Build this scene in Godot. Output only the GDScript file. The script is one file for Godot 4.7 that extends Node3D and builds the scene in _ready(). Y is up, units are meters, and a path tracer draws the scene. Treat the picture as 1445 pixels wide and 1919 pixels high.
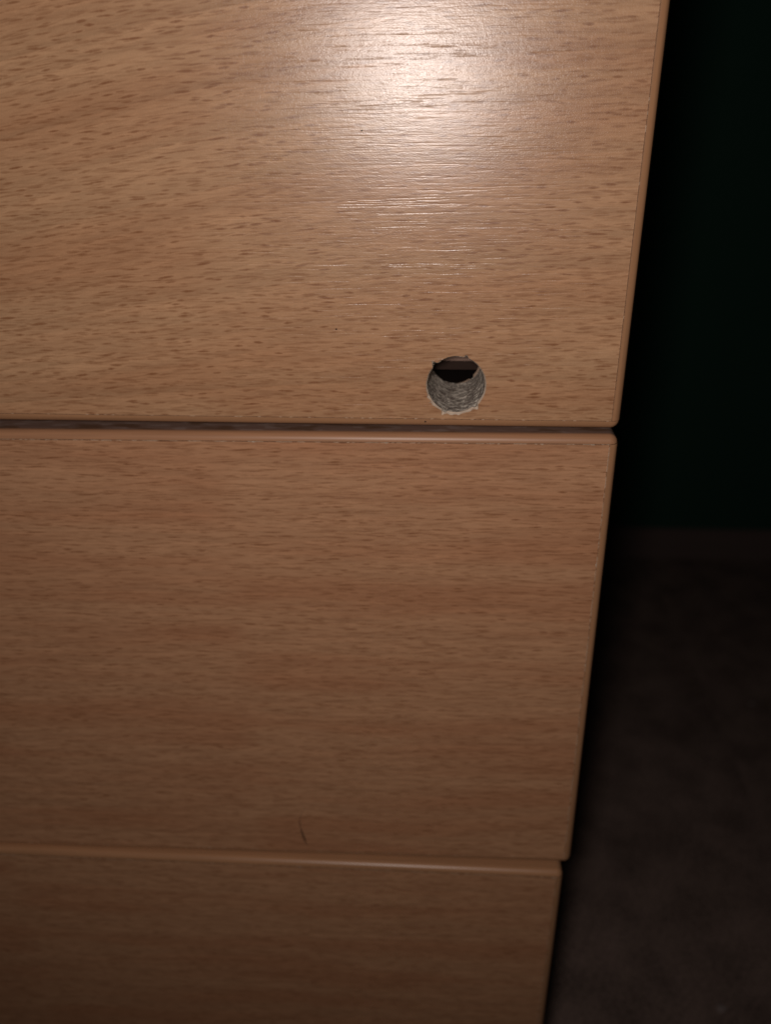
extends Node3D
# Close-up of three beech laminate drawer fronts, lit by the flash of the phone that photographs them.
# World: y up, metres. The plane of the drawer fronts is near z = 0, the lens is at (0, EYE, 0.222).

const EYE := 0.48            # height of the lens above the floor
const DIST := 0.222          # distance of the lens from the plane of the fronts
const PITCH := 26.2          # degrees down
const YAW := 2.7             # degrees to the left
const WALL_Z := -0.708

const BAND := 0.0023         # thickness of the edge banding seen from the front
const ROUND := 0.0021        # rounding of its front edge
const THICK := 0.018         # thickness of a front
const WIDE := 0.400          # width of the laminate of a front
const TILE_W := 0.235        # real size of one grain texture
const TILE_H := 0.176
const TEX_W := 2048
const TEX_H := 1536
const HOLE_R := 0.00758

var rng := RandomNumberGenerator.new()
var taken := {}
var grain_marks := PackedFloat32Array()
var to_srgb := PackedByteArray()

var m_face_upper: StandardMaterial3D
var m_face_middle: StandardMaterial3D
var m_face_lower: StandardMaterial3D
var m_band: StandardMaterial3D
var m_dusty_band: StandardMaterial3D
var m_core: StandardMaterial3D
var m_rim: StandardMaterial3D
var m_vertex: StandardMaterial3D
var m_board: StandardMaterial3D
var m_rail: StandardMaterial3D
var m_scuff: StandardMaterial3D


func _ready() -> void:
	# --- camera
	var cam := Camera3D.new()
	cam.name = "camera"
	add_child(cam)
	cam.position = Vector3(0, EYE, DIST)
	cam.rotation_degrees = Vector3(-PITCH, YAW, 0)
	cam.near = 0.01
	cam.far = 20.0
	var lens := CameraAttributesPhysical.new()
	lens.frustum_focal_length = 20.636
	lens.exposure_aperture = 7.4
	lens.frustum_focus_distance = 0.214
	lens.frustum_near = 0.01
	lens.frustum_far = 20.0
	lens.exposure_multiplier = 1.0
	cam.attributes = lens
	cam.fov = rad_to_deg(2.0 * atan(959.5 / 1650.0))
	cam.current = true

	# --- surroundings: an unlit room at night
	var env := Environment.new()
	env.background_mode = Environment.BG_COLOR
	env.background_color = Color(0.012, 0.012, 0.012)
	env.tonemap_mode = Environment.TONE_MAPPER_LINEAR
	env.tonemap_exposure = 1.0
	env.sdfgi_enabled = true
	env.ssao_enabled = true
	env.ssil_enabled = true
	var we := WorldEnvironment.new()
	we.name = "environment"
	we.environment = env
	add_child(we)

	# --- the flash of the phone, beside the lens
	var flash := SpotLight3D.new()
	flash.name = "flash_light"
	add_child(flash)
	flash.transform = cam.transform.translated_local(Vector3(-0.0095, 0.004, 0.0))
	flash.rotation_degrees = Vector3(-PITCH + 8.0, YAW, 0)
	flash.spot_angle = 66.0
	flash.spot_angle_attenuation = 0.75
	flash.spot_range = 6.0
	flash.light_energy = 0.0300
	flash.light_color = Color(1.0, 0.955, 0.93)
	flash.light_size = 0.004
	flash.shadow_enabled = true

	make_materials()
	make_room()
	make_cabinet()

	# --- the drawers: (right-hand corner of the laminate measured in the photograph, turn in degrees, ...)
	var upper := drawer("drawer", "upper beech laminate drawer front with a round drilled hole near its lower edge", 0.152, Vector3(0.04945, -0.0812, 0.0), true, 0.2, m_face_upper, true)
	drill_hole(upper, Vector2(0.00805, -0.0719))
	var middle := drawer("drawer", "middle beech laminate drawer front with a short dark scuff near its bottom edge", 0.1529, Vector3(0.0497, -0.0879, 0.0), false, 0.52, m_face_middle, false)
	var lower := drawer("drawer", "lowest beech laminate drawer front, dim and plain, below the scuffed one", 0.152, Vector3(0.0487, -0.2474, 0.0025), false, -0.3, m_face_lower, false)
	blemishes(upper, middle)
	lower.set_meta("group", "drawers of the beech cabinet")
	make_lint()


# ------------------------------------------------------------------ small helpers

func numbered(called: String) -> String:
	if not taken.has(called):
		taken[called] = 0
		return called
	taken[called] += 1
	return "%s_%03d" % [called, taken[called]]


func thing(called: String, label: String, category: String, at: Vector3, group := "") -> Node3D:
	var o := Node3D.new()
	o.name = numbered(called)
	add_child(o, true)
	o.position = at
	o.set_meta("label", label)
	o.set_meta("category", category)
	if group:
		o.set_meta("group", group)
	return o


func part(called: String, st: SurfaceTool, m: Material, parent: Node) -> MeshInstance3D:
	st.generate_normals()
	var o := MeshInstance3D.new()
	o.name = called
	o.mesh = st.commit()
	o.material_override = m
	parent.add_child(o, true)
	return o


func begin(group := -1) -> SurfaceTool:
	var st := SurfaceTool.new()
	st.begin(Mesh.PRIMITIVE_TRIANGLES)
	st.set_smooth_group(group)   # -1 is flat shading
	return st


func vert(st: SurfaceTool, p: Vector3, uv := Vector2.ZERO) -> void:
	st.set_uv(uv)
	st.add_vertex(p)


# a, b, c, d go clockwise seen from the front
func quad(st: SurfaceTool, a: Vector3, b: Vector3, c: Vector3, d: Vector3, ua := Vector2.ZERO, ub := Vector2.RIGHT, uc := Vector2.ONE, ud := Vector2.DOWN) -> void:
	vert(st, a, ua)
	vert(st, b, ub)
	vert(st, c, uc)
	vert(st, a, ua)
	vert(st, c, uc)
	vert(st, d, ud)


func box(st: SurfaceTool, lo: Vector3, hi: Vector3) -> void:
	var p := func(x: int, y: int, z: int) -> Vector3: return Vector3(hi.x if x else lo.x, hi.y if y else lo.y, hi.z if z else lo.z)
	for f in [[[0, 1, 1], [1, 1, 1], [1, 0, 1], [0, 0, 1]], [[1, 1, 0], [0, 1, 0], [0, 0, 0], [1, 0, 0]], [[1, 1, 1], [1, 1, 0], [1, 0, 0], [1, 0, 1]], [[0, 1, 0], [0, 1, 1], [0, 0, 1], [0, 0, 0]], [[0, 1, 0], [1, 1, 0], [1, 1, 1], [0, 1, 1]], [[0, 0, 1], [1, 0, 1], [1, 0, 0], [0, 0, 0]]]:
		var v := []
		for c in f:
			v.append(p.call(c[0], c[1], c[2]))
		quad(st, v[0], v[1], v[2], v[3], Vector2(v[0].x + v[0].z, v[0].y) * 5.0, Vector2(v[1].x + v[1].z, v[1].y) * 5.0, Vector2(v[2].x + v[2].z, v[2].y) * 5.0, Vector2(v[3].x + v[3].z, v[3].y) * 5.0)


# ------------------------------------------------------------------ textures

func noise_bytes(seed_: int, frequency: float, w: int, h: int, full_w: int, full_h: int, octaves := 2) -> PackedByteArray:
	var n := FastNoiseLite.new()
	n.noise_type = FastNoiseLite.TYPE_SIMPLEX_SMOOTH
	n.seed = seed_
	n.frequency = frequency
	n.fractal_octaves = octaves
	var im := n.get_seamless_image(w, h)
	im.convert(Image.FORMAT_L8)
	if w != full_w or h != full_h:
		im.resize(full_w, full_h, Image.INTERPOLATE_CUBIC)
	return im.get_data()


# one short dark dash of beech figure, or one long pore, drawn into grain_marks
func dash(x: float, y: float, length: float, thick: float, slope: float, strength: float, ragged: float) -> void:
	var half := maxi(1, int(length * 0.5))
	var wob := rng.randf() * TAU
	var jit := 0.0
	for k in range(-half, half + 1):
		var q := float(k) / float(half)
		jit = clampf(jit + rng.randf_range(-ragged, ragged), -0.5, 0.5)
		var end := pow(maxf(0.0, 1.0 - q * q), 0.7)
		var r := thick * 0.5 * end * (1.0 + jit) + 0.15
		var yc := y + slope * k + sin(k * 0.06 + wob) * 0.35 * thick
		var cx := posmod(int(x) + k, TEX_W)
		var reach := r + 1.2
		var s := strength * (0.5 + 0.5 * end) * (1.0 + 0.5 * jit)
		for yy in range(int(floor(yc - reach)), int(ceil(yc + reach)) + 1):
			var v := s * clampf((r + 0.9 - absf(yy - yc)) / 1.8, 0.0, 1.0)
			var at := posmod(yy, TEX_H) * TEX_W + cx
			if v > grain_marks[at]:
				grain_marks[at] = v


func slope_upper(x: float, y: float) -> float:     # x, y in 0..1 from the top left
	return 0.03 + 0.215 * (1.0 - smoothstep(0.30, 0.92, x)) * (1.0 - smoothstep(0.35, 1.0, y))


func wood(seed_: int, curved: bool) -> ImageTexture:
	rng.seed = seed_
	grain_marks.resize(TEX_W * TEX_H)
	grain_marks.fill(0.0)
	var mm := TEX_W / (TILE_W * 1000.0)          # pixels per millimetre
	# the flecks stand evenly scattered: one strong and some faint ones in every cell of a jittered grid
	var cell := Vector2(4.2, 1.55) if curved else Vector2(5.2, 1.35)
	var across := int(TILE_W * 1000.0 / cell.x)
	var down := int(TILE_H * 1000.0 / cell.y)
	for row in down:
		for col in across:
			for layer in (4 if curved else 3):
				if rng.randf() < 0.12:
					continue
				var x := (col + rng.randf() + 0.5 * (row % 2)) * TEX_W / across
				var y := (row + rng.randf()) * TEX_H / down
				var strength := rng.randf_range(0.55, 0.95) if layer == 0 else (rng.randf_range(0.32, 0.66) if layer == 1 else rng.randf_range(0.10, 0.30))
				var l := (2.6 + 3.0 * pow(rng.randf(), 1.6)) * mm if curved else (3.0 + 5.2 * pow(rng.randf(), 1.8)) * mm
				var thick := (rng.randf_range(0.25, 0.45) if curved else rng.randf_range(0.20, 0.38)) * mm
				var s := -0.62 * slope_upper(x / TEX_W, y / TEX_H) + rng.randf_range(-0.05, 0.05) if curved else rng.randf_range(-0.03, 0.015)
				dash(x, y, l * (1.0 if layer == 0 else 1.5), thick, s, strength, 0.13)
	# a few long vessel lines that follow the figure
	for i in (60 if curved else 44):
		var x := rng.randf() * TEX_W
		var y := rng.randf() * TEX_H
		for k in rng.randi_range(4, 11):
			var s := -slope_upper(fposmod(x / TEX_W, 1.0), y / TEX_H) if curved else -0.008
			var l := rng.randf_range(4.0, 8.5) * mm
			dash(x, y, l, rng.randf_range(0.28, 0.6) * mm * (1.0 if curved else 0.6), s, rng.randf_range(0.24, 0.60), 0.10)
			x += l * 0.72
			y += s * l * 0.72 + rng.randf_range(-0.25, 0.25) * mm
			if x >= TEX_W:
				break
	var broad := noise_bytes(seed_ + 1, 0.020, 64, 512, TEX_W, TEX_H, 3)
	var streak := noise_bytes(seed_ + 2, 0.075, 96, 1024, TEX_W, TEX_H, 3)
	var thread := noise_bytes(seed_ + 3, 0.30, 256, 1536, TEX_W, TEX_H, 2)
	var fine := noise_bytes(seed_ + 4, 0.42, 1024, 768, TEX_W, TEX_H, 1)
	# growth rings: each darkens towards one side and ends there, along the same curves
	var ring := PackedFloat32Array()
	ring.resize(TEX_H)
	var edge := 0.0
	while edge < TEX_H:
		var depth := rng.randf_range(0.04, 0.19) if curved else rng.randf_range(0.03, 0.11)
		var fade := rng.randf_range(1.0, 3.2) * mm
		for q in int(fade * 3.0) + 3:
			var at_row := posmod(int(edge) - q, TEX_H)
			ring[at_row] = maxf(ring[at_row], depth * exp(-q / fade) * (1.0 if q > 2 else 0.33 * (q + 1)))
		edge += rng.randf_range(3.5, 12.0) * mm
	var rise := PackedFloat32Array()
	rise.resize(TEX_W)
	var sum := 0.0
	for x in TEX_W:
		sum += slope_upper(float(x) / TEX_W, 0.0) if curved else 0.008
		rise[x] = sum
	var green := 0.328 if curved else 0.304
	var blue := 0.180 if curved else 0.166
	var out := PackedByteArray()
	out.resize(TEX_W * TEX_H * 3)
	var at := 0
	for y in TEX_H:
		var give := 1.0
		if curved:
			give = 0.16 + 0.84 * (1.0 - smoothstep(0.35, 1.0, float(y) / TEX_H))
		for x in TEX_W:
			var here := y * TEX_W + x
			var gy := (y + int(rise[x] * give)) % TEX_H
			var there := gy * TEX_W + x
			var b := clampf((broad[there] * 0.0039216 - 0.34) * 2.2, 0.0, 1.0)
			var s := streak[there] * 0.0039216
			var t := thread[there] * 0.0039216
			var f := grain_marks[here]
			var k := (1.0 + (0.5 - s) * 0.26 + (0.5 - t) * 0.14) * (0.955 + fine[here] * 0.00036) * (1.0 - ring[gy] * (1.7 - 1.4 * s))
			var r := (0.568 - 0.050 * b) * k
			var g := (green - 0.052 * b) * k
			var bl := (blue - 0.034 * b) * k
			var d := f * 0.78
			r += (0.272 - r) * d
			g += (0.110 - g) * d
			bl += (0.046 - bl) * d
			out[at] = to_srgb[int(r * 2047.0)]
			out[at + 1] = to_srgb[int(g * 2047.0)]
			out[at + 2] = to_srgb[int(bl * 2047.0)]
			at += 3
	return ImageTexture.create_from_image(Image.create_from_data(TEX_W, TEX_H, false, Image.FORMAT_RGB8, out))


# relief pressed into the laminate: a fine orange peel, and long shallow pores
func relief() -> ImageTexture:
	rng.seed = 411
	grain_marks.resize(TEX_W * TEX_H)
	grain_marks.fill(0.0)
	var mm := TEX_W / (TILE_W * 1000.0)
	for i in 5200:
		dash(rng.randf() * TEX_W, rng.randf() * TEX_H, rng.randf_range(2.0, 9.0) * mm, rng.randf_range(0.8, 1.6), rng.randf_range(-0.03, 0.01), rng.randf_range(0.10, 0.34), 0.2)
	for i in 700:
		var x := rng.randf() * TEX_W
		var y := rng.randf() * TEX_H
		for k in rng.randi_range(1, 4):
			var l := rng.randf_range(4.0, 12.0) * mm
			dash(x, y, l, rng.randf_range(0.4, 1.0), rng.randf_range(-0.035, 0.0), rng.randf_range(0.30, 0.72), 0.2)
			x += l * 0.8
			y += rng.randf_range(-2.5, 1.0)
	var peel := noise_bytes(91, 0.16, TEX_W / 2, TEX_H / 2, TEX_W, TEX_H, 1)
	var pebble := noise_bytes(92, 0.38, TEX_W, TEX_H, TEX_W, TEX_H, 2)
	var lines := noise_bytes(93, 0.22, 96, TEX_H, TEX_W, TEX_H, 2)
	var h := PackedFloat32Array()
	h.resize(TEX_W * TEX_H)
	for i in TEX_W * TEX_H:
		h[i] = (peel[i] * 0.12 + pebble[i] * 0.42 + lines[i] * 0.22) * 0.0039216 - 1.0 * grain_marks[i]
	var im := Image.create_from_data(TEX_W, TEX_H, false, Image.FORMAT_RF, h.to_byte_array())
	im.bump_map_to_normal_map(0.55)
	return ImageTexture.create_from_image(im)


func small_texture(w: int, h: int, f: Callable) -> ImageTexture:
	var im := Image.create_empty(w, h, false, Image.FORMAT_RGB8)
	for y in h:
		for x in w:
			var c: Color = f.call(x, y)
			im.set_pixel(x, y, c.linear_to_srgb())
	return ImageTexture.create_from_image(im)


func coated(albedo: Texture2D, bumps: Texture2D, roughness: float) -> StandardMaterial3D:
	var m := StandardMaterial3D.new()
	m.albedo_texture = albedo
	m.roughness = roughness
	m.metallic_specular = 0.59
	if bumps:
		m.normal_enabled = true
		m.normal_texture = bumps
		m.normal_scale = 1.0
	return m


func plain(c: Color, roughness: float, specular := 0.5) -> StandardMaterial3D:
	var m := StandardMaterial3D.new()
	m.albedo_color = c.linear_to_srgb()
	m.roughness = roughness
	m.metallic_specular = specular
	return m


func make_materials() -> void:
	to_srgb.resize(2049)
	for i in 2049:
		to_srgb[i] = int(clampf(Color(i / 2048.0, 0, 0).linear_to_srgb().r * 255.0 + 0.5, 0, 255))
	var bumps := relief()
	m_face_upper = coated(wood(21, true), bumps, 0.29)
	var straight := wood(58, false)
	m_face_middle = coated(straight, bumps, 0.38)
	m_face_middle.uv1_offset = Vector3(0.0, 0.31, 0)
	m_face_lower = coated(straight, bumps, 0.38)
	m_face_lower.uv1_offset = Vector3(0.37, 0.63, 0)

	# edge banding: plain brown plastic with faint lengthwise streaks; u runs along, v across (0 front, 1 back)
	var n := FastNoiseLite.new()
	n.seed = 5
	n.frequency = 0.05
	n.fractal_octaves = 3
	m_band = coated(small_texture(512, 64, func(x: int, y: int) -> Color:
		var k := 1.0 + 0.16 * n.get_noise_2d(x * 0.25, y * 5.0) + 0.05 * n.get_noise_2d(x * 9.0, y * 9.0 + 400.0)
		return Color(0.430 * k, 0.222 * k, 0.113 * k)), null, 0.33)
	m_dusty_band = coated(small_texture(2048, 96, func(x: int, y: int) -> Color:
		var k := 1.0 + 0.14 * n.get_noise_2d(x * 0.12, y * 5.0)
		var c := Color(0.440 * k, 0.222 * k, 0.118 * k)
		var dust := smoothstep(0.155, 0.20, y / 96.0 + 0.012 * n.get_noise_2d(x * 0.5, 9.0))
		var grey := 0.5 + 0.5 * n.get_noise_2d(x * 0.30, y * 9.0 + 200.0)
		var smear := smoothstep(0.10, 0.35, n.get_noise_2d(x * 0.35 + 50.0, y * 1.1))
		var film := Color(0.20, 0.122, 0.095).lerp(Color(0.37, 0.285, 0.255), clampf(0.75 * grey * grey + 0.5 * smear, 0, 1))
		film = film.lerp(Color(0.13, 0.07, 0.04), 0.8 * smoothstep(0.12, 0.42, n.get_noise_2d(x * 0.22 + 700.0, y * 0.7)))
		return c.lerp(film, dust * 0.88)), null, 0.40)

	m_band.metallic_specular = 0.5
	m_dusty_band.metallic_specular = 0.5

	# raw chipboard inside the drilled hole: torn grey-brown fibres that run round it
	var torn := FastNoiseLite.new()
	torn.seed = 31
	torn.frequency = 0.045
	torn.fractal_octaves = 4
	m_core = coated(small_texture(512, 512, func(x: int, y: int) -> Color:
		var w := 14.0 * torn.get_noise_2d(x * 0.5, y * 0.5 + 900.0)
		var s := torn.get_noise_2d(x * 0.26, (y + w) * 1.25)
		var t := torn.get_noise_2d(x * 0.8 + 300.0, (y + w) * 2.6)
		var k := clampf(0.52 + 1.5 * s + 0.9 * t, 0.0, 1.0)
		return Color(0.20, 0.155, 0.125).lerp(Color(0.88, 0.79, 0.67), k * k)), null, 0.9)
	m_rim = plain(Color(0.70, 0.57, 0.45), 0.85, 0.3)
	m_vertex = plain(Color(1, 1, 1), 0.7, 0.4)
	m_vertex.vertex_color_use_as_albedo = true
	m_board = plain(Color(0.30, 0.21, 0.15), 0.8, 0.3)
	m_rail = plain(Color(0.34, 0.215, 0.165), 0.6, 0.4)
	m_scuff = plain(Color(0.022, 0.014, 0.011), 0.7, 0.3)


# ------------------------------------------------------------------ the room behind

func structure(called: String, st: SurfaceTool, m: Material) -> MeshInstance3D:
	var o := part(called, st, m, self)
	o.set_meta("kind", "structure")
	return o


func make_room() -> void:
	var rough := FastNoiseLite.new()
	rough.seed = 77
	rough.frequency = 0.02
	rough.fractal_octaves = 4
	var carpet := small_texture(512, 512, func(x: int, y: int) -> Color:
		var a := rough.get_noise_2d(x * 0.5, y * 0.5)
		var b := rough.get_noise_2d(x * 9.0, y * 9.0 + 700.0)
		var k := 1.0 + 0.40 * a + 0.8 * b
		return Color(0.245 * k, 0.172 * k, 0.144 * k))
	var m_floor := coated(carpet, null, 0.95)
	m_floor.metallic_specular = 0.25
	m_floor.uv1_scale = Vector3(4, 4, 1)
	# the floor covering is a gently uneven sheet
	var st := begin(0)
	var nx := 60
	var nz := 60
	var at := func(i: int, j: int) -> Vector3:
		var x := lerpf(-1.6, 1.8, float(i) / nx)
		var z := lerpf(WALL_Z, 1.2, float(j) / nz)
		return Vector3(x, 0.0022 * rough.get_noise_2d(x * 420.0, z * 420.0) - 0.0022, z)
	for j in nz:
		for i in nx:
			var a: Vector3 = at.call(i, j)
			var b: Vector3 = at.call(i + 1, j)
			var c: Vector3 = at.call(i + 1, j + 1)
			var d: Vector3 = at.call(i, j + 1)
			quad(st, a, b, c, d, Vector2(a.x, a.z), Vector2(b.x, b.z), Vector2(c.x, c.z), Vector2(d.x, d.z))
	structure("floor", st, m_floor)

	var m_wall := plain(Color(0.032, 0.090, 0.062), 0.9, 0.2)
	st = begin()
	box(st, Vector3(-1.6, -0.02, WALL_Z - 0.1), Vector3(1.8, 2.4, WALL_Z))
	structure("wall_back", st, m_wall)

	# a low worn edging where the floor covering meets the wall
	st = begin(0)
	var cut := [Vector2(0.062, -0.004), Vector2(0.050, -0.0012), Vector2(0.030, 0.0016), Vector2(0.014, 0.0060), Vector2(0.004, 0.0090), Vector2(0.0005, 0.0092)]
	var steps := 90
	for k in steps:
		for e in cut.size() - 1:
			var p := []
			for q in [[k, e + 1], [k + 1, e + 1], [k + 1, e], [k, e]]:
				var x := lerpf(-1.6, 1.8, float(q[0]) / steps)
				var wave := 0.0022 * rough.get_noise_2d(x * 300.0, 50.0)
				p.append(Vector3(x, cut[q[1]].y + (wave if q[1] > 1 else 0.0), WALL_Z + cut[q[1]].x + wave))
			quad(st, p[0], p[1], p[2], p[3])
	structure("floor_edging", st, plain(Color(0.27, 0.19, 0.17), 0.95, 0.2))


func make_lint() -> void:
	rng.seed = 9
	var spots := [[Vector3(0.285, 0.0, -0.395), 0.0022, "tiny pale speck of lint on the dark floor, right of the middle drawer"], [Vector3(0.177, 0.0, -0.115), 0.0028, "tiny pale speck of lint on the dark floor beside the lowest drawer"]]
	for s in spots:
		var st := begin(0)
		var ring := 7
		var pts := []
		for i in ring:
			var a := TAU * i / ring
			pts.append(Vector3(cos(a) * s[1] * rng.randf_range(0.6, 1.6), 0.0003, sin(a) * s[1] * rng.randf_range(0.6, 1.3)))
		for i in ring:
			vert(st, Vector3(0, s[1] * 0.7, 0))
			vert(st, pts[i])
			vert(st, pts[(i + 1) % ring])
		var o := part(numbered("lint_speck"), st, plain(Color(0.34, 0.27, 0.25), 0.9), self)
		o.position = s[0]
		o.set_meta("label", s[2])
		o.set_meta("category", "lint")


# ------------------------------------------------------------------ the cabinet and its drawers

func make_cabinet() -> void:
	var c := thing("cabinet", "beech laminate cabinet carcass standing behind the three drawer fronts", "cabinet", Vector3(-0.1506, 0, -0.29))
	var m := plain(Color(0.46, 0.26, 0.15), 0.5)
	var top := EYE + 0.078
	for s in [-1.0, 1.0]:
		var st := begin()
		box(st, Vector3(s * 0.1915 - 0.0075, 0.03, -0.25), Vector3(s * 0.1915 + 0.0075, top, 0.268))
		part("side", st, m, c)
	var b := begin()
	box(b, Vector3(-0.1835, 0.035, -0.2495), Vector3(0.1835, top - 0.001, -0.243))
	part("back", b, m_board, c)
	b = begin()
	box(b, Vector3(-0.206, top + 0.0005, -0.255), Vector3(0.206, top + 0.0225, 0.300))
	part("top", b, m, c)
	b = begin()
	box(b, Vector3(-0.1835, 0.036, -0.242), Vector3(0.1835, 0.054, 0.266))
	part("bottom", b, m_board, c)
	b = begin()
	box(b, Vector3(-0.185, 0.0, 0.225), Vector3(0.185, 0.029, 0.240))
	part("plinth", b, m, c)


# A drawer: laminate face, four strips of edge banding round it, and the box behind. Its origin is the middle of the lower edge of the laminate.
# corner is the lower (from_below) or upper right-hand corner of the laminate, measured from the lens.
func drawer(called: String, label: String, tall: float, corner: Vector3, from_below: bool, turn: float, face: Material, drilled: bool) -> Node3D:
	var o := thing(called, label, "drawer", Vector3.ZERO, "drawers of the beech cabinet")
	var local := Vector3(WIDE * 0.5, 0.0 if from_below else tall, 0)
	o.rotation_degrees.z = turn
	o.position = Vector3(corner.x, EYE + corner.y, corner.z) - o.basis * local
	var hw := WIDE * 0.5
	var gap := 0.00012
	if not drilled:
		var st := begin()
		face_rect(st, Vector2(-hw, 0), Vector2(hw, tall), tall)
		part("front_panel", st, face, o)
		var back := begin()
		quad(back, Vector3(hw, tall, -THICK), Vector3(-hw, tall, -THICK), Vector3(-hw, 0, -THICK), Vector3(hw, 0, -THICK))
		part("rear_face", back, m_board, o)
	# banding: the two horizontal strips cover the corners, the upright ones stand between them
	var strip := func(a: Vector2, b: Vector2, outward: Vector2, corners: bool, m: Material) -> void:
		var st := begin(0)
		band(st, a, b, outward, corners)
		part("edge_band", st, m, o)
	strip.call(Vector2(hw + gap, tall), Vector2(hw + gap, 0), Vector2.RIGHT, false, m_band)
	strip.call(Vector2(-hw - gap, 0), Vector2(-hw - gap, tall), Vector2.LEFT, false, m_band)
	strip.call(Vector2(-hw, tall + gap), Vector2(hw, tall + gap), Vector2(0, 1), true, m_dusty_band if tall == 0.1529 else m_band)
	strip.call(Vector2(hw, -gap), Vector2(-hw, -gap), Vector2(0, -1), true, m_band)
	# the glue lines round the laminate: a dark hairline broken by pale chips
	rng.seed = int(tall * 1000.0) + int(absf(corner.y) * 10000.0)
	seam(o, Vector2(-hw, tall), Vector2(hw, tall), Vector2(0, 1), 0.62)
	seam(o, Vector2(hw, 0), Vector2(-hw, 0), Vector2(0, -1), 0.16)
	seam(o, Vector2(hw, tall), Vector2(hw, 0), Vector2.RIGHT, 0.10 if drilled else 0.75)
	# the box behind
	var z0 := -THICK - 0.0003
	for s in [-1.0, 1.0]:
		var st := begin()
		box(st, Vector3(s * 0.178 - 0.004, 0.020, -0.45), Vector3(s * 0.178 + 0.004, tall - 0.03, z0 - 0.0067))
		part("box_side", st, m_board, o)
	var st2 := begin()
	box(st2, Vector3(-0.1735, 0.020, -0.45), Vector3(0.1735, tall - 0.03, -0.438))
	part("box_back", st2, m_board, o)
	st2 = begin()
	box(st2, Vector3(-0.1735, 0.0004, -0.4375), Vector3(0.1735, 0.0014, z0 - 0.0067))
	part("box_bottom", st2, plain(Color(0.020, 0.014, 0.012), 1.0, 0.0), o)  # near-black colour paints the darkness of the cavity into the board
	if not drilled:
		st2 = begin()
		box(st2, Vector3(-0.1825, 0.0035, z0 - 0.0062), Vector3(0.1825, tall - 0.03, z0))
		part("box_front", st2, m_board, o)
	return o


func face_uv(p: Vector2, tall: float) -> Vector2:
	return Vector2(1.0 + (p.x - WIDE * 0.5) / TILE_W, (tall - p.y) / TILE_H)


func face_rect(st: SurfaceTool, lo: Vector2, hi: Vector2, tall: float, z := 0.0) -> void:
	var a := Vector2(lo.x, hi.y)
	var d := Vector2(hi.x, lo.y)
	quad(st, Vector3(a.x, a.y, z), Vector3(hi.x, hi.y, z), Vector3(d.x, d.y, z), Vector3(lo.x, lo.y, z), face_uv(a, tall), face_uv(hi, tall), face_uv(d, tall), face_uv(lo, tall))


# profile of the banding: x outward from the laminate, y back from the face, z share of its girth
func profile() -> Array:
	var p := [Vector3(0, 0, 0), Vector3(BAND - ROUND, 0.0, 0)]
	for k in range(1, 9):
		var a := PI * 0.5 * k / 8.0
		p.append(Vector3(BAND - ROUND + ROUND * sin(a), -ROUND * (1.0 - cos(a)), 0))
	for z in [0.004, 0.007, 0.011, THICK]:
		p.append(Vector3(BAND, -z, 0))
	var girth := 0.0
	for i in range(1, p.size()):
		girth += Vector2(p[i].x - p[i - 1].x, p[i].y - p[i - 1].y).length()
		p[i].z = girth
	for i in p.size():
		p[i].z /= girth
	return p


func band(st: SurfaceTool, a: Vector2, b: Vector2, outward: Vector2, corners: bool) -> void:
	var cut := profile()
	var stations := []   # [base point, outward direction, u]
	var along := (b - a).normalized()
	var u := 0.0
	if corners:
		for k in 9:
			var t := k / 8.0 * PI * 0.5
			stations.append([a, (-along * cos(t) + outward * sin(t)).normalized(), u])
			u += 0.0005
	var n := 40
	for k in n + 1:
		if corners and (k == 0 or k == n):
			continue
		stations.append([a.lerp(b, float(k) / n), outward, u + a.distance_to(b) * k / n])
	if corners:
		u += a.distance_to(b)
		for k in 9:
			var t := k / 8.0 * PI * 0.5
			stations.append([b, (outward * cos(t) + along * sin(t)).normalized(), u])
			u += 0.0005
	for s in stations.size() - 1:
		for e in cut.size() - 1:
			var p := []
			var t := []
			for q in [[s, e + 1], [s + 1, e + 1], [s + 1, e], [s, e]]:
				var w: Array = stations[q[0]]
				var c: Vector3 = cut[q[1]]
				var xy: Vector2 = w[0] + w[1] * c.x
				p.append(Vector3(xy.x, xy.y, c.y))
				t.append(Vector2(w[2] / 0.41, c.z))
			if p[3].distance_to(p[2]) < 1e-7:
				vert(st, p[0], t[0])
				vert(st, p[1], t[1])
				vert(st, p[2], t[2])
			else:
				quad(st, p[0], p[1], p[2], p[3], t[0], t[1], t[2], t[3])


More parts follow.
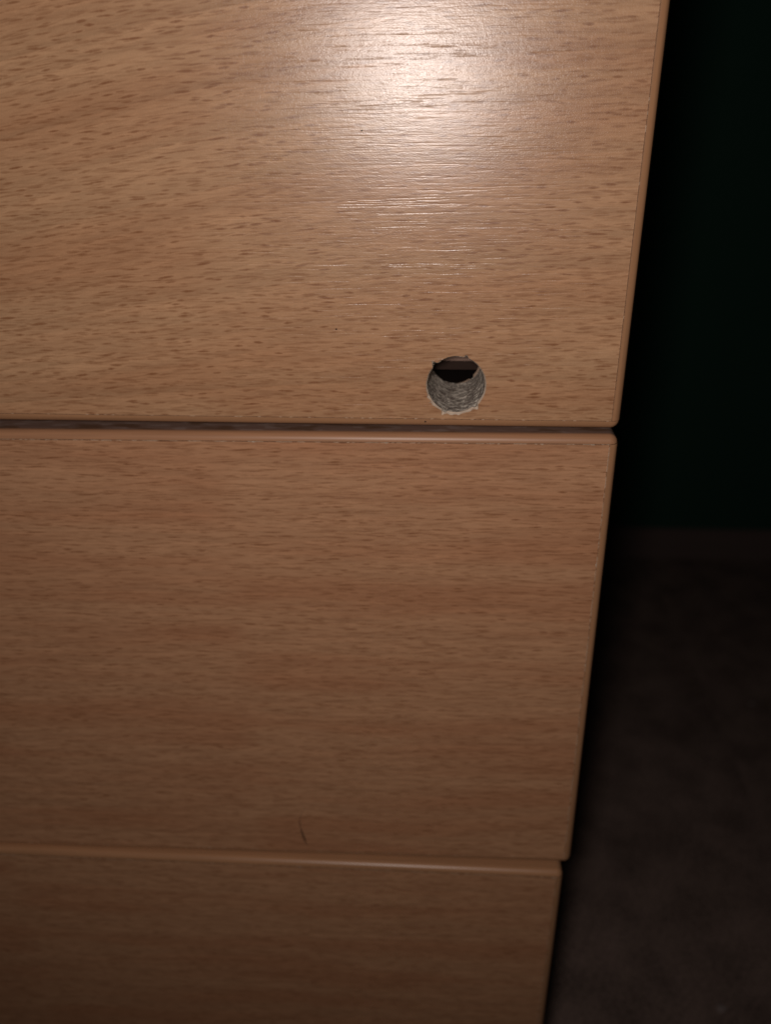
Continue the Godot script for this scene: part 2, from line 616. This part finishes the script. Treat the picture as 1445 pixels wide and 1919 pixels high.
# the glue line between laminate and banding
func seam(o: Node3D, a: Vector2, b: Vector2, outward: Vector2, chipped: float) -> void:
	var n := FastNoiseLite.new()
	n.seed = rng.randi() % 1000
	n.frequency = 0.9
	n.fractal_octaves = 3
	var st := begin()
	var chips := begin()
	var steps := int(a.distance_to(b) * 1400.0)
	var any := false
	for k in steps:
		var p := []
		var f := []
		for q in 2:
			var t := float(k + q) / steps
			var v := 0.5 + 0.5 * n.get_noise_1d(t * a.distance_to(b) * 160.0)
			var w := 0.00002 + 0.00007 * v
			p.append([a.lerp(b, t) + outward * 0.00008, a.lerp(b, t) - outward * w])
			f.append(v)
		# pale chips where the laminate has flaked along its edge
		var pale: bool = rng.randf() < chipped and f[0] > 0.36
		st.set_color(Color(0.44, 0.30, 0.20).lerp(Color(0.60, 0.46, 0.34), rng.randf()) if pale else Color(0.15, 0.076, 0.042).lerp(Color(0.27, 0.145, 0.08), rng.randf()))
		var z := 0.00004
		quad(st, Vector3(p[0][0].x, p[0][0].y, z), Vector3(p[1][0].x, p[1][0].y, z), Vector3(p[1][1].x, p[1][1].y, z), Vector3(p[0][1].x, p[0][1].y, z))
		if rng.randf() < chipped * (0.07 if outward.x == 0.0 else 0.02):
			any = true
			var at := a.lerp(b, (k + rng.randf()) / steps)
			var size := rng.randf_range(0.00012, 0.00042)
			var ring := []
			for i in 8:
				var ang := TAU * i / 8.0
				var r := size * rng.randf_range(0.45, 1.1)
				ring.append(at + Vector2(cos(ang) * r * (1.5 if outward.x == 0.0 else 0.6), sin(ang) * r * (0.45 if outward.x == 0.0 else 1.4)) - outward * size * 0.25)
			chips.set_color(Color(0.55, 0.44, 0.33).lerp(Color(0.70, 0.60, 0.48), rng.randf()))
			for i in 8:
				vert(chips, Vector3(at.x, at.y, 0.00010))
				vert(chips, Vector3(ring[(i + 1) % 8].x, ring[(i + 1) % 8].y, 0.00006))
				vert(chips, Vector3(ring[i].x, ring[i].y, 0.00006))
	part("glue_line", st, m_vertex, o)
	if any:
		part("edge_chips", chips, m_vertex, o).set_meta("kind", "stuff")


# the hole through the upper front and the box front behind it; centre is measured from the lens
func drill_hole(o: Node3D, centre: Vector2) -> void:
	var c3 := o.transform.affine_inverse() * Vector3(centre.x, EYE + centre.y, 0)
	var c := Vector2(c3.x, c3.y)
	var tall := 0.152
	var hw := WIDE * 0.5
	var seg := 144
	rng.seed = 77
	var n := FastNoiseLite.new()
	n.seed = 12
	n.frequency = 0.8
	n.fractal_octaves = 4
	var bite := func(a: float) -> float:
		var sum := 0.0
		for t in [[137.0, 0.00075, 6.0], [72.0, 0.00045, 5.0], [249.0, 0.00065, 6.0], [313.0, 0.00060, 6.5]]:
			var off: float = absf(wrapf(rad_to_deg(a) - t[0], -180, 180)) / t[2]
			if off < 1.0:
				sum += t[1] * (1.0 - off * off)
		return sum
	# broken outline of the laminate, and the rounder bore within it
	var edge := []
	var bore := []
	var tears := [[135.0, 0.00065, 4.0], [73.0, 0.0004, 4.5], [247.0, 0.00055, 4.0], [262.0, 0.0004, 9.0], [276.0, 0.00035, 7.0], [312.0, 0.0005, 5.0], [299.0, 0.0002, 9.0], [205.0, 0.0003, 6.0], [222.0, 0.00025, 8.0]]
	for i in seg:
		var a := TAU * i / seg
		var d := Vector2(cos(a), sin(a))
		var r := HOLE_R + 0.00022 + 0.00011 * n.get_noise_2d(cos(a) * 9.0, sin(a) * 9.0)
		var low := 0.5 - 0.5 * sin(a)
		r += 0.00016 * low + 0.8 * float(bite.call(a))
		for t in tears:
			var off: float = absf(wrapf(rad_to_deg(a) - t[0], -180, 180)) / t[2]
			if off < 1.0:
				r += 1.3 * t[1] * (1.0 - off) * rng.randf_range(0.75, 1.1)
		edge.append(c + d * r)
		bore.append(c + d * (HOLE_R - 0.00004 + bite.call(a) + 0.00006 * n.get_noise_2d(cos(a) * 5.0 + 40.0, sin(a) * 5.0)))
	var plate := func(st: SurfaceTool, lo: Vector2, hi: Vector2, ring: Array, z: float, flip: bool) -> void:
		var s := 0.0087
		var put := func(p: Vector2) -> void: vert(st, Vector3(p.x, p.y, z), face_uv(p, tall))
		var tri := func(p: Vector2, q: Vector2, r: Vector2) -> void:
			put.call(p)
			put.call(r if flip else q)
			put.call(q if flip else r)
		for rect in [[lo, Vector2(c.x - s, hi.y)], [Vector2(c.x + s, lo.y), hi], [Vector2(c.x - s, lo.y), Vector2(c.x + s, c.y - s)], [Vector2(c.x - s, c.y + s), Vector2(c.x + s, hi.y)]]:
			if rect[1].y - rect[0].y < 1e-5:
				continue
			tri.call(Vector2(rect[0].x, rect[1].y), rect[1], Vector2(rect[1].x, rect[0].y))
			tri.call(Vector2(rect[0].x, rect[1].y), Vector2(rect[1].x, rect[0].y), rect[0])
		for i in seg:
			var j := (i + 1) % seg
			var far := []
			for q in [i, j]:
				var dir := Vector2(cos(TAU * q / seg), sin(TAU * q / seg))
				far.append(c + dir * (s / maxf(absf(dir.x), absf(dir.y))))
			tri.call(ring[i], far[1], far[0])
			tri.call(ring[i], ring[j], far[1])
	var st := begin()
	var low := Vector2(-hw, 0)
	plate.call(st, low, Vector2(hw, tall), edge, 0.0, false)
	part("front_panel", st, m_face_upper, o)
	# torn rim: slopes from the broken laminate down to the bore
	st = begin(0)
	for i in seg:
		var j := (i + 1) % seg
		var e0: Vector2 = edge[i]
		var e1: Vector2 = edge[j]
		var b0: Vector2 = bore[i]
		var b1: Vector2 = bore[j]
		var d0 := 0.0004 + 0.9 * e0.distance_to(b0)
		var d1 := 0.0004 + 0.9 * e1.distance_to(b1)
		# slightly raised lip, then the slope
		quad(st, Vector3(e0.x, e0.y, 0.00003), Vector3(e1.x, e1.y, 0.00003), Vector3(b1.x, b1.y, -d1), Vector3(b0.x, b0.y, -d0))
	part("torn_rim", st, m_rim, o).set_meta("label", "pale torn edge of the drilled hole")
	# loose curls of laminate at the lower edge of the hole
	st = begin(0)
	for q in [[216.0, 0.0009], [221.0, 0.0007], [289.0, 0.0007], [296.0, 0.0009], [304.0, 0.0010], [268.0, 0.0005], [137.0, 0.0006], [66.0, 0.0006]]:
		var a: float = deg_to_rad(q[0])
		var d := Vector2(cos(a), sin(a))
		var t := Vector2(-d.y, d.x)
		var root: Vector2 = c + d * (HOLE_R + 0.00045)
		var tip: Vector2 = root + (d * rng.randf_range(0.1, 0.9) + t * rng.randf_range(-0.9, 0.9)) * float(q[1])
		var w := 0.00013
		for side in [1.0, -1.0]:
			var l := Vector3(root.x + t.x * w, root.y + t.y * w, 0.00006)
			var r := Vector3(root.x - t.x * w, root.y - t.y * w, 0.00006)
			var top := Vector3(tip.x, tip.y, 0.00045)
			vert(st, l)
			vert(st, top if side > 0 else r)
			vert(st, r if side > 0 else top)
	part("laminate_splinters", st, m_rim, o).set_meta("kind", "stuff")
	# the bore, with torn fibres running round it, 36 mm deep through front and box front
	st = begin(0)
	var deep := 0.0246
	var rows := 90
	var around := func(i: int, k: int) -> Vector3:
		var a := TAU * i / seg
		var z := -0.0003 - (deep - 0.0003) * k / rows
		var r := HOLE_R - 0.00004 + 0.00006 * n.get_noise_2d(cos(a) * 5.0 + 40.0, sin(a) * 5.0)
		r += float(bite.call(a)) * maxf(0.0, 1.0 - k / 9.0)
		if k > 1:
			r += 0.00022 * n.get_noise_3d(cos(a) * 4.0, sin(a) * 4.0, z * 2600.0) + 0.00012 * n.get_noise_3d(cos(a) * 14.0, sin(a) * 14.0, z * 5200.0)
		return Vector3(c.x + cos(a) * r + 0.0007 * k / rows, c.y + sin(a) * r, z)
	for k in rows:
		for i in seg:
			var ua := float(i) / seg * 2.0
			var ub := float(i + 1) / seg * 2.0
			var va := float(k) / rows
			var vb := float(k + 1) / rows
			quad(st, around.call(i, k), around.call(i + 1, k), around.call(i + 1, k + 1), around.call(i, k + 1), Vector2(ua, va), Vector2(ub, va), Vector2(ub, vb), Vector2(ua, vb))
	part("hole_wall", st, m_core, o).set_meta("label", "raw grey fibrous chipboard wall of the drilled hole")
	# front of the box, drilled through with the drawer front
	st = begin()
	plate.call(st, Vector2(-0.1825, 0.001), Vector2(0.1825, tall - 0.03), bore, -deep, true)
	quad(st, Vector3(-0.1825, tall - 0.03, -deep), Vector3(0.1825, tall - 0.03, -deep), Vector3(0.1825, tall - 0.03, -THICK), Vector3(-0.1825, tall - 0.03, -THICK))
	part("box_front", st, m_board, o)
	# a batten across the box close behind the hole, and an added near-black bar that paints the shade below it
	st = begin()
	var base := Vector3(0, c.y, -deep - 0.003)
	box(st, base + Vector3(c.x - 0.10, -0.0016, -0.014), base + Vector3(c.x + 0.014, 0.024, 0.0))
	part("batten", st, m_rail, o)
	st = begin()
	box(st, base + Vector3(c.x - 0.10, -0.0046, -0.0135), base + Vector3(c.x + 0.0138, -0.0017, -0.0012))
	part("batten_shade_bar", st, plain(Color(0.042, 0.027, 0.022), 1.0, 0.0), o)


# scuff, specks and nicks
func blemishes(upper: Node3D, middle: Node3D) -> void:
	rng.seed = 3
	var on := func(o: Node3D, x: float, y: float) -> Vector2:
		var p := o.transform.affine_inverse() * Vector3(x, EYE + y, 0)
		return Vector2(p.x, p.y)
	var path := [Vector2(-0.0381, -0.2220), Vector2(-0.0395, -0.2253), Vector2(-0.0400, -0.2282), Vector2(-0.0396, -0.2314), Vector2(-0.0390, -0.2344), Vector2(-0.0384, -0.2370), Vector2(-0.0379, -0.2386)]
	var st := begin()
	var curve := Curve2D.new()
	for p in path:
		curve.add_point(on.call(middle, p.x, p.y))
	var long := curve.get_baked_length()
	var n := 90
	for k in n:
		if rng.randf() < (0.50 if k < 26 else 0.12):
			continue
		var a := curve.sample_baked(long * k / n)
		var b := curve.sample_baked(long * (k + 1) / n)
		var w := lerpf(0.00009, 0.00033, smoothstep(0.15, 0.9, float(k) / n)) * rng.randf_range(0.5, 1.15)
		var shift := rng.randf_range(-0.00012, 0.00012)
		quad(st, Vector3(a.x - w + shift, a.y, 0.00003), Vector3(a.x + w + shift, a.y, 0.00003), Vector3(b.x + w + shift, b.y, 0.00003), Vector3(b.x - w + shift, b.y, 0.00003))
	part("scuff_mark", st, m_scuff, middle).set_meta("label", "short dark curved scuff")
	for s in [[-0.0231, -0.0575, 0.00026], [-0.0160, -0.0108, 0.00021], [0.0002, -0.0822, 0.00028]]:
		var c: Vector2 = on.call(upper, s[0], s[1])
		st = begin()
		for i in 9:
			var a0 := TAU * i / 9.0
			var a1 := TAU * (i + 1) / 9.0
			var r: float = s[2]
			vert(st, Vector3(c.x, c.y, 0.00012))
			vert(st, Vector3(c.x + cos(a1) * r, c.y + sin(a1) * r * 0.8, 0.00003))
			vert(st, Vector3(c.x + cos(a0) * r, c.y + sin(a0) * r * 0.8, 0.00003))
		part("dark_speck", st, m_scuff, upper)
